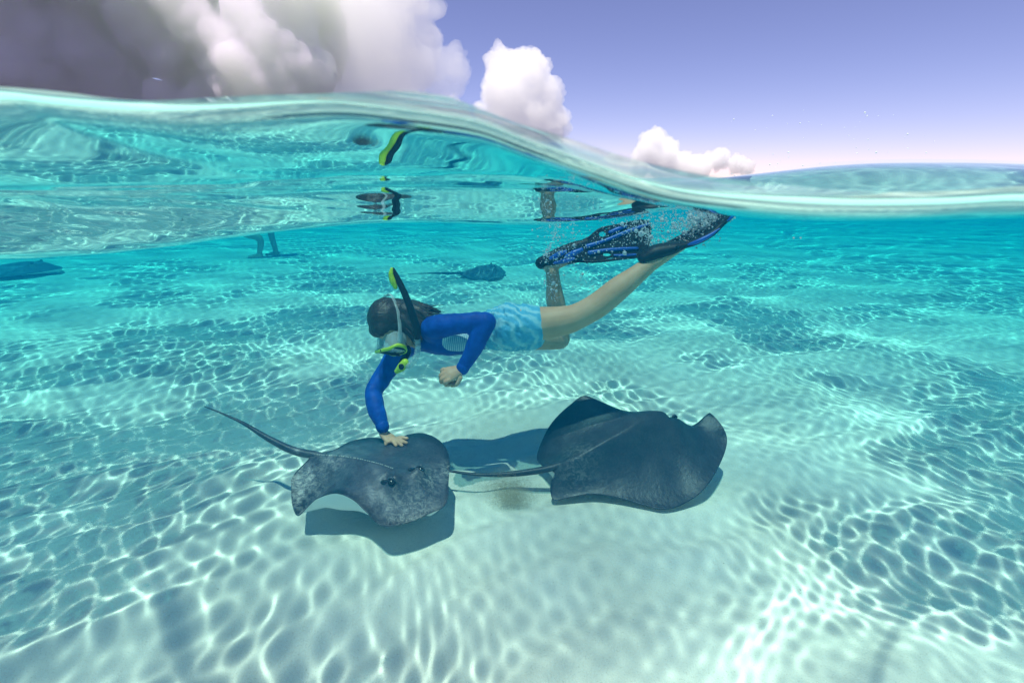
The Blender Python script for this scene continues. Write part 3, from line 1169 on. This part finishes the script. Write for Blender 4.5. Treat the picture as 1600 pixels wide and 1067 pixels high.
def ring(f, hw, hh, cu, n=40, p=3.4):
    a = np.linspace(0, 2 * np.pi, n, endpoint=False)
    return np.array([Hd(np.sign(math.cos(t)) * abs(math.cos(t)) ** (2 / p) * hw, f + .016 * (1 - abs(math.cos(t)) ** 3) * 0 - .018 * abs(math.cos(t)) ** 4, cu + np.sign(math.sin(t)) * abs(math.sin(t)) ** (2 / p) * hh) for t in a])


rr_ = [ring(.060, .069, .050, -.004), ring(.085, .074, .048, -.004), ring(.112, .078, .043, -.004), ring(.120, .079, .041, -.004)]
skirt = Bag().add(np.concatenate(rr_), [tuple(q) for q in grid_quads(4, 40, True)])
mask_root = obj('diving_mask', skirt.mesh('diving_mask'), CLEAR, diver)
fr_ = ring(.123, .082, .043, -.004)
fb = Bag()
n_ = len(fr_)
ringv, seg = [], 10
for i in range(n_):
    t = fr_[(i + 1) % n_] - fr_[i - 1]
    t /= np.linalg.norm(t)
    s = np.cross(t, f_fr); s /= np.linalg.norm(s)
    ringv.append(fr_[i] + np.outer(np.cos(np.linspace(0, 2 * np.pi, seg, endpoint=False)), s) * .0065 + np.outer(np.sin(np.linspace(0, 2 * np.pi, seg, endpoint=False)), f_fr) * .008)
ringv.append(ringv[0])
fb.add(np.concatenate(ringv), [tuple(q) for q in grid_quads(n_ + 1, seg, True)])
obj('frame', fb.mesh('frame'), YELLOW, mask_root)
obj('nose_bridge', Bag().tube([Hd(0, .124, .040), Hd(0, .130, .0), Hd(0, .128, -.046)], [.007, .006, .008], 10, 12, up=e_rt).mesh('nose_bridge'), RUBBER, mask_root)
for s in (-1, 1):
    q = [Hd(s * x, .123 - .012 * (abs(x) / .08) ** 4, z) for x, z in ((.008, .032), (.060, .034), (.073, .020), (.073, -.026), (.060, -.038), (.016, -.036), (.008, -.015))]
    obj('lens', Bag().plate(q, [], f_fr, .003).mesh('lens', False), GLASS, mask_root)
    fr2_ = Bag().tube([Hd(s * x, .127 - .012 * (abs(x) / .08) ** 4, z) for x, z in ((.010, -.015), (.016, -.037), (.060, -.040), (.075, -.026), (.075, .020))], [.0042] * 5, 8, 24)
    obj('rim', fr2_.mesh('rim'), RUBBER, mask_root)
    obj('strap', Bag().tube([Hd(s * .079, .10, 0), Hd(s * .084, .03, .008), Hd(s * .080, -.05, .024), Hd(s * .03, -.122, .034), Hd(0, -.126, .034)], [(.003, .009)] * 5, 10, 30, up=c_up).mesh('strap'), CLEAR, mask_root)
    obj('buckle', Bag().tube([Hd(s * .080, .088, 0), Hd(s * .084, .055, .004)], [(.006, .012)] * 2, 10, 8, up=c_up).mesh('buckle'), CLEAR, mask_root)

# snorkel on the near side of the head
sn = obj('snorkel', Bag().tube([D(652, 530, -.215), D(652, 515, -.22), D(646, 497, -.22), D(640, 478, -.215), D(632, 458, -.205), D(622, 437, -.195), D(614, 421, -.19)],
                               [.0125, .0155, .0165, .0150, .0135, .0120, .0080], 16, 48).mesh('snorkel'), RUBBER, diver)
cor = [D(629, 571, -.185), D(640, 571, -.20), D(650, 558, -.212), D(653, 543, -.215), D(652, 529, -.215)]
cc = catmull(cor, 46)
cb = Bag().tube(cc, [.0125 + .0016 * math.sin(k * 1.9) for k in range(46)], 14, 46)
obj('flexible_tube', cb.mesh('flexible_tube'), CLEAR, sn)
obj('mouthpiece', Bag().tube([Hd(0, .075, -.068), Hd(-.008, .115, -.080), D(627, 568, -.18)], [(.022, .010), (.018, .012), .013], 12, 14).mesh('mouthpiece'), RUBBER, sn)
pv = obj('purge_valve', Bag().tube([D(633, 566, -.19), D(627, 574, -.195), D(620, 580, -.195)], [.016, .0185, .011], 14, 12).mesh('purge_valve'), YELLOW, sn)
obj('purge_grille', Bag().ball(D(627, 573, -.213), (.012, .006, .014)).mesh('purge_grille'), RUBBER, sn)
obj('top_cap', Bag().tube([D(618, 449, -.205), D(614, 440, -.203), D(611, 430, -.20), D(612, 420, -.195)], [.0085, .0125, .0110, .0060], 12, 14).mesh('top_cap'), YELLOW, sn)

# fins
def fin_plate(name, outline, holes, Yf, th, mat, parent):
    def q(px, py):
        return P(px, py, Yf(px, py))
    o3 = [q(*p) for p in outline]
    h3 = []
    for (hx, hy, rx, ry) in holes:
        h3.append([q(hx + rx * math.cos(t), hy + ry * math.sin(t)) for t in np.linspace(0, 2 * np.pi, 18, endpoint=False)])
    a = np.array(o3)
    nrm = np.cross(a[len(a) // 3] - a[0], a[2 * len(a) // 3] - a[0])
    if nrm[1] > 0:
        nrm = -nrm
    return obj(name, Bag().plate(o3, h3, nrm, th).mesh(name, False), mat, parent)


YF = lambda px, py: Y0 + .13 + (py - 385) * -.0012 - (px - 900) * .0003
far_fin = fin_plate('fin', [(900, 408), (893, 396), (905, 379), (921, 370), (938, 357), (947, 359), (951, 357), (965, 352), (985, 348), (1003, 345), (1014, 349), (1018, 358), (1016, 376), (1014, 396), (1000, 401),
                            (985, 402), (965, 405), (955, 403), (948, 405), (930, 409)],
                    [(941, 366.5, 5.5, 4.2), (948, 398.5, 6, 2.6)], YF, .007, RUBBER, diver)


def rib(pts, r, nm, mat, par, off=-.010, f=YF):
    pp = [P(x, y, f(x, y) + off) for x, y in pts]
    return obj(nm, Bag().tube(pp, r, 10, 18).mesh(nm), mat, par)


rib([(917, 385), (945, 376), (980, 362), (1014, 350)], [.010, .0075, .0085, .006], 'rib', BLUE_PL, far_fin)
rib([(921, 395), (945, 391), (970, 389), (996, 388)], [.010, .0075, .0075, .006], 'rib', BLUE_PL, far_fin)
rib([(960, 399), (975, 399), (993, 398)], [.005, .006, .005], 'rib', BLUE_PL, far_fin)
rib([(953, 363), (965, 358), (978, 354)], [.008, .009, .006], 'rib', BLUE_PL, far_fin)
rib([(893, 398), (905, 380), (921, 371), (938, 358), (965, 352), (1003, 345), (1016, 350)], [.006] * 7, 'edge_rail', RUBBER, far_fin, -.004)
rib([(896, 408), (930, 409), (965, 405), (1000, 401)], [.006] * 4, 'edge_rail', RUBBER, far_fin, -.004)
pk = obj('foot_pocket', Bag().tube([P(846, 411, Y0 + .165), P(862, 407, Y0 + .16), P(880, 400, Y0 + .152), P(900, 394, Y0 + .142), P(921, 389, Y0 + .128)],
                                   [(.030, .030), (.038, .042), (.036, .046), (.030, .050), (.016, .048)], 18, 30, up=(0, 0, 1)).mesh('foot_pocket'), RUBBER, far_fin)
for pts, r in (([(860, 404), (872, 398), (884, 393)], .012), ([(866, 411), (882, 408), (897, 404)], .010), ([(884, 402), (896, 396), (909, 390)], .014)):
    rib(pts, [r * .6, r, r * .6], 'blue_panel', BLUE_PL, far_fin, -.036)

# the other fin, its blade seen edge on
near_fin = obj('fin', Bag().tube([D(1004, 403, -.082), D(1022, 396, -.08), D(1045, 389, -.075), D(1068, 381, -.07)], [(.032, .021), (.042, .034), (.048, .029), (.054, .014)], 20, 24, up=(0, 0, 1)).mesh('fin'), RUBBER, diver)
hb2 = Bag()
cl = catmull([D(1052, 388, -.07), D(1075, 379, -.065), D(1098, 366, -.06), D(1113, 353, -.055), D(1128, 338, -.05), D(1141, 325, -.045)], 26)
wd = np.interp(np.linspace(0, 1, 26), [0, .2, .5, .62, .7, 1], [.060, .085, .100, .088, .100, .112])
rows = []
for c_, w_ in zip(cl, wd):
    rows.append([c_ + np.array([0, s * w_, 0]) + np.array([0, 0, .012 * abs(s) ** 4]) for s in np.linspace(-1, 1, 13)])
rows = np.array(rows)
t_ = np.gradient(cl, axis=0)
nr_ = np.cross(np.array([0, 1, 0]), t_)
nr_ /= np.linalg.norm(nr_, axis=1)[:, None]
up_ = rows + nr_[:, None, :] * .003
dn_ = rows - nr_[:, None, :] * .003
V_ = np.concatenate([up_.reshape(-1, 3), dn_.reshape(-1, 3)])
q1 = grid_quads(26, 13)
Fq = [tuple(q) for q in q1] + [tuple(q[::-1] + 338) for q in q1]
bd = list(range(13)) + [i * 13 + 12 for i in range(1, 26)] + [25 * 13 + j for j in range(11, -1, -1)] + [i * 13 for i in range(24, 0, -1)]
Fq += [(bd[k], bd[(k + 1) % len(bd)], bd[(k + 1) % len(bd)] + 338, bd[k] + 338) for k in range(len(bd))]
obj('blade', Bag().add(V_, Fq).mesh('blade'), RUBBER, near_fin)
for s in (-1, 1):
    pp = [r[0 if s < 0 else -1] for r in rows]
    obj('edge_rail', Bag().tube(pp[::5] + [pp[-1]], [.012, .013, .012, .010, .008, .006, .005][:len(pp[::5]) + 1], 10, 24, up=(0, 1, .1)).mesh('edge_rail'), RUBBER, near_fin)
pp = [r[0] + np.array([0, -.010, .002]) for r in rows]
obj('blue_panel', Bag().tube([pp[2], pp[5], pp[9], pp[13]], [.003, .0085, .007, .002], 10, 16, up=(0, 1, .1)).mesh('blue_panel'), BLUE_PL, near_fin)
obj('blue_panel', Bag().tube([pp[17], pp[20], pp[24]], [.003, .007, .004], 10, 14, up=(0, 1, .1)).mesh('blue_panel'), BLUE_PL, near_fin)


# ------------------------------------------------------------------ wader far behind
def wader():
    Yf = 8.6
    q = lambda px, py, dy=0: P(px, py, Yf + dy)
    foot1, foot2 = q(403, 386), q(430, 386, .25)
    z0 = float(floor_z(foot1[0], foot1[1]))
    s = Yf / (FPX * CP)
    hipx = q(412, 300)[0]
    hip = np.array([hipx - .02, Yf + .12, z0 + .92])
    root = thing('person', (hipx, Yf, z0), 'dim legs of a wader standing far off under the surface', 'person')
    b = Bag()
    k1 = np.array([foot1[0] - .10, Yf - .05, z0 + .50])
    k1b = np.array([foot1[0] + .05, Yf, z0 + .34])
    k2 = np.array([foot2[0] - .03, Yf + .25, z0 + .48])
    b.tube([hip + (-.10, 0, 0), k1 + (-.12, 0, .02), k1b, np.array([foot1[0] + .01, Yf, z0 + .08])], [.095, .085, .062, .042], 14, 24, up=(0, 1, 0))
    b.tube([hip + (.10, .1, 0), k2, np.array([foot2[0], Yf + .25, z0 + .08])], [.095, .062, .042], 14, 20, up=(0, 1, 0))
    for f, y in ((foot1, Yf), (foot2, Yf + .25)):
        b.tube([np.array([f[0] + .03, y, z0 + .05]), np.array([f[0] - .16, y - .05, z0 + .03])], [(.04, .04), (.045, .022)], 12, 8)
    b.tube([hip + (0, .05, -.05), hip + (0, .05, .25), hip + (0, .05, .50)], [(.16, .11), (.15, .10), (.19, .10)], 16, 16, up=(0, 1, 0))
    b.tube([hip + (0, .05, .50), hip + (0, .05, .62)], [.06, .055], 12, 6, up=(0, 1, 0))
    b.ball(hip + (0, .04, .74), (.078, .095, .115))
    for sg in (-1, 1):
        b.tube([hip + (sg * .18, .05, .48), hip + (sg * .26, .03, .22), hip + (sg * .22, -.10, .02)], [.052, .042, .030], 12, 14, up=(0, 1, 0))
        b.tube([hip + (sg * .22, -.10, .02), hip + (sg * .21, -.15, -.07)], [(.035, .018), (.030, .010)], 10, 6, up=(0, 1, 0))
    obj('body', fuse(b.mesh('body'), .016, 4), SKIN, root)
    b = Bag()
    b.tube([hip + (0, .05, .08), hip + (0, .05, -.06)], [(.175, .125), (.18, .13)], 16, 8, up=(0, 1, 0))
    b.tube([hip + (-.09, 0, -.02), k1 * .55 + hip * .45 + (-.10, 0, 0)], [.11, .11], 14, 8, up=(0, 1, 0))
    b.tube([hip + (.09, .1, -.02), k2 * .5 + hip * .5 + (.04, 0, 0)], [.11, .105], 14, 8, up=(0, 1, 0))
    obj('swim_shorts', fuse(b.mesh('shorts'), .016, 3), RUBBER, root)
    obj('hair', Bag().ball(hip + (0, .06, .77), (.084, .098, .10)).mesh('hair'), HAIR, root)


wader()

# ------------------------------------------------------------------ bubbles, drops, stirred-up sand
M = Mat('bubble')
M.t.nodes.remove(M.b)
d_, t2_, m_ = M.n('ShaderNodeBsdfDiffuse'), M.n('ShaderNodeBsdfTranslucent'), M.n('ShaderNodeMixShader')
cdr = M.ramp(M.noise(50, 2), [(0.3, (.9, .92, .95)), (0.7, (1, 1, 1))])
M.l(cdr, d_.inputs[0])
M.l(cdr, t2_.inputs[0])
m_.inputs[0].default_value = .55
M.l(d_.outputs[0], m_.inputs[1])
M.l(t2_.outputs[0], m_.inputs[2])
M.l(m_.outputs[0], M.o.inputs['Surface'])
BUB = M.m
ico = bmesh.new()
bmesh.ops.create_icosphere(ico, subdivisions=1, radius=1.0)
IV = np.array([v.co[:] for v in ico.verts])
IFc = np.array([[v.index for v in f.verts] for f in ico.faces])
ico.free()


def ball_cloud(name, pts, rad, label, cat, mat=BUB):
    pts, rad = np.asarray(pts), np.asarray(rad)
    V = (pts[:, None, :] + IV[None] * rad[:, None, None]).reshape(-1, 3)
    Fq = (IFc[None] + (np.arange(len(pts)) * len(IV))[:, None, None]).reshape(-1, 3)
    me = mesh_np(name, V, Fq)
    return obj(name, me, mat, None, True, kind='stuff', label=label, category=cat)


bp, br = [], []


def puff(pa, pb, n, spread, dy, r0=.0011, r1=.0040, sdy=.05):
    q = []
    for _ in range(n):
        t = rng.random()
        px = pa[0] + (pb[0] - pa[0]) * t + rng.normal() * spread
        py = pa[1] + (pb[1] - pa[1]) * t + rng.normal() * spread
        q.append(P(px, py, Y0 + dy + rng.normal() * sdy))
    q = np.array(q)
    under = q[:, 2] < surface(q[:, 0], q[:, 1]) - .012
    for p in q[under]:
        bp.append(p)
        br.append((.95 + 1.9 * (rng.random() < .05)) * (r0 + (r1 - r0) * rng.random() ** 3))


puff((850, 405), (900, 390), 363, 9, .09)
puff((900, 395), (1015, 365), 363, 14, .08)
puff((1005, 355), (1020, 385), 220, 6, .06)
puff((860, 425), (868, 475), 286, 7, .11)
puff((880, 430), (935, 440), 198, 16, .10)
puff((870, 345), (866, 375), 105, 2.5, .06, .0012, .0035)
puff((866, 375), (848, 402), 88, 2.5, .06, .0012, .0035)
puff((850, 345), (900, 355), 299, 14, .05, .0012, .0050)
puff((975, 350), (1120, 335), 580, 14, .0, .0012, .0055)
puff((1065, 365), (1110, 345), 1091, 13, -.01, .0012, .0050)
puff((1090, 340), (1135, 330), 528, 8, -.02, .0012, .0050)
puff((1020, 365), (1060, 345), 211, 12, .0, .0012, .0042)
puff((940, 345), (990, 345), 105, 12, .04)
for px, py, Yb, r in ((168, 246, .9, .003), (172, 241, .9, .0025), (218, 235, .55, .0035), (226, 236, .55, .003), (202, 244, .6, .002), (289, 243, .6, .0018), (256, 250, .6, .0024), (151, 248, .6, .0016),
                      (97, 231, .6, .0018), (476, 242, .6, .0022), (470, 262, .6, .0020), (405, 181, .40, .0035), (408, 179, .40, .0032), (1240, 372, 1.4, .003), (1251, 372, 1.4, .003), (1245, 335, 1.2, .002)):
    bp.append(P(px, py, Yb))
    br.append(r)
ball_cloud('bubbles', bp, br, 'cloud of tiny white air bubbles churned up around the fins', 'bubbles')

drop_me = bpy.data.meshes.new('water_droplet')
drop_me.from_pydata((IV * np.array([1.25, 1, .85])).tolist(), [], IFc.tolist())
drop_me.polygons.foreach_set('use_smooth', np.full(len(drop_me.polygons), True))
drop_me.materials.append(BUB)
first = True
for k in range(64):
    px = 1130 + 230 * rng.random()
    py = 275 - 110 * rng.random() ** 1.4
    if k > 52:
        px, py = 1360 + 120 * rng.random(), 170 + 70 * rng.random()
    p = P(px, py, 1.7 + .5 * rng.random())
    if p[2] < surface(np.array([p[0]]), np.array([p[1]]))[0] + .02:
        continue
    o = obj('water_droplet', drop_me, None, None, False, label='small bright droplet of splash water flying in the air', category='droplet', group='splash droplets above the water')
    o.location = p
    s = .0011 + .0022 * rng.random() ** 2.2
    o.scale = (s, s, s)
    o.rotation_euler = rng.uniform(0, 6.28, 3)

# sand whirled up behind the wing: loose grains
GRAIN = plain('sand_grain', (.50, .42, .28), .9, .1)
gp, gr_ = [], []
for k in range(16000):
    t = rng.random()
    px, py = 800 + rng.normal() * 17, 782 - abs(rng.normal()) * 17
    if k % 5 == 0:
        px, py = 775 + rng.normal() * 26, 770 - abs(rng.normal()) * 15
    c = G(px, py + 12, .0)
    c[2] = .012 + .05 * abs(rng.normal()) * (1 - .3 * t)
    gp.append(c + rng.normal(size=3) * .012)
    gr_.append(.0005 + .0007 * rng.random() ** 2)
gp = np.array(gp)
gp[:, 2] += floor_z(gp[:, 0], gp[:, 1])
ball_cloud('sand_plume', gp, gr_, 'brown puff of stirred-up sand between the two stingrays', 'sand cloud', GRAIN)
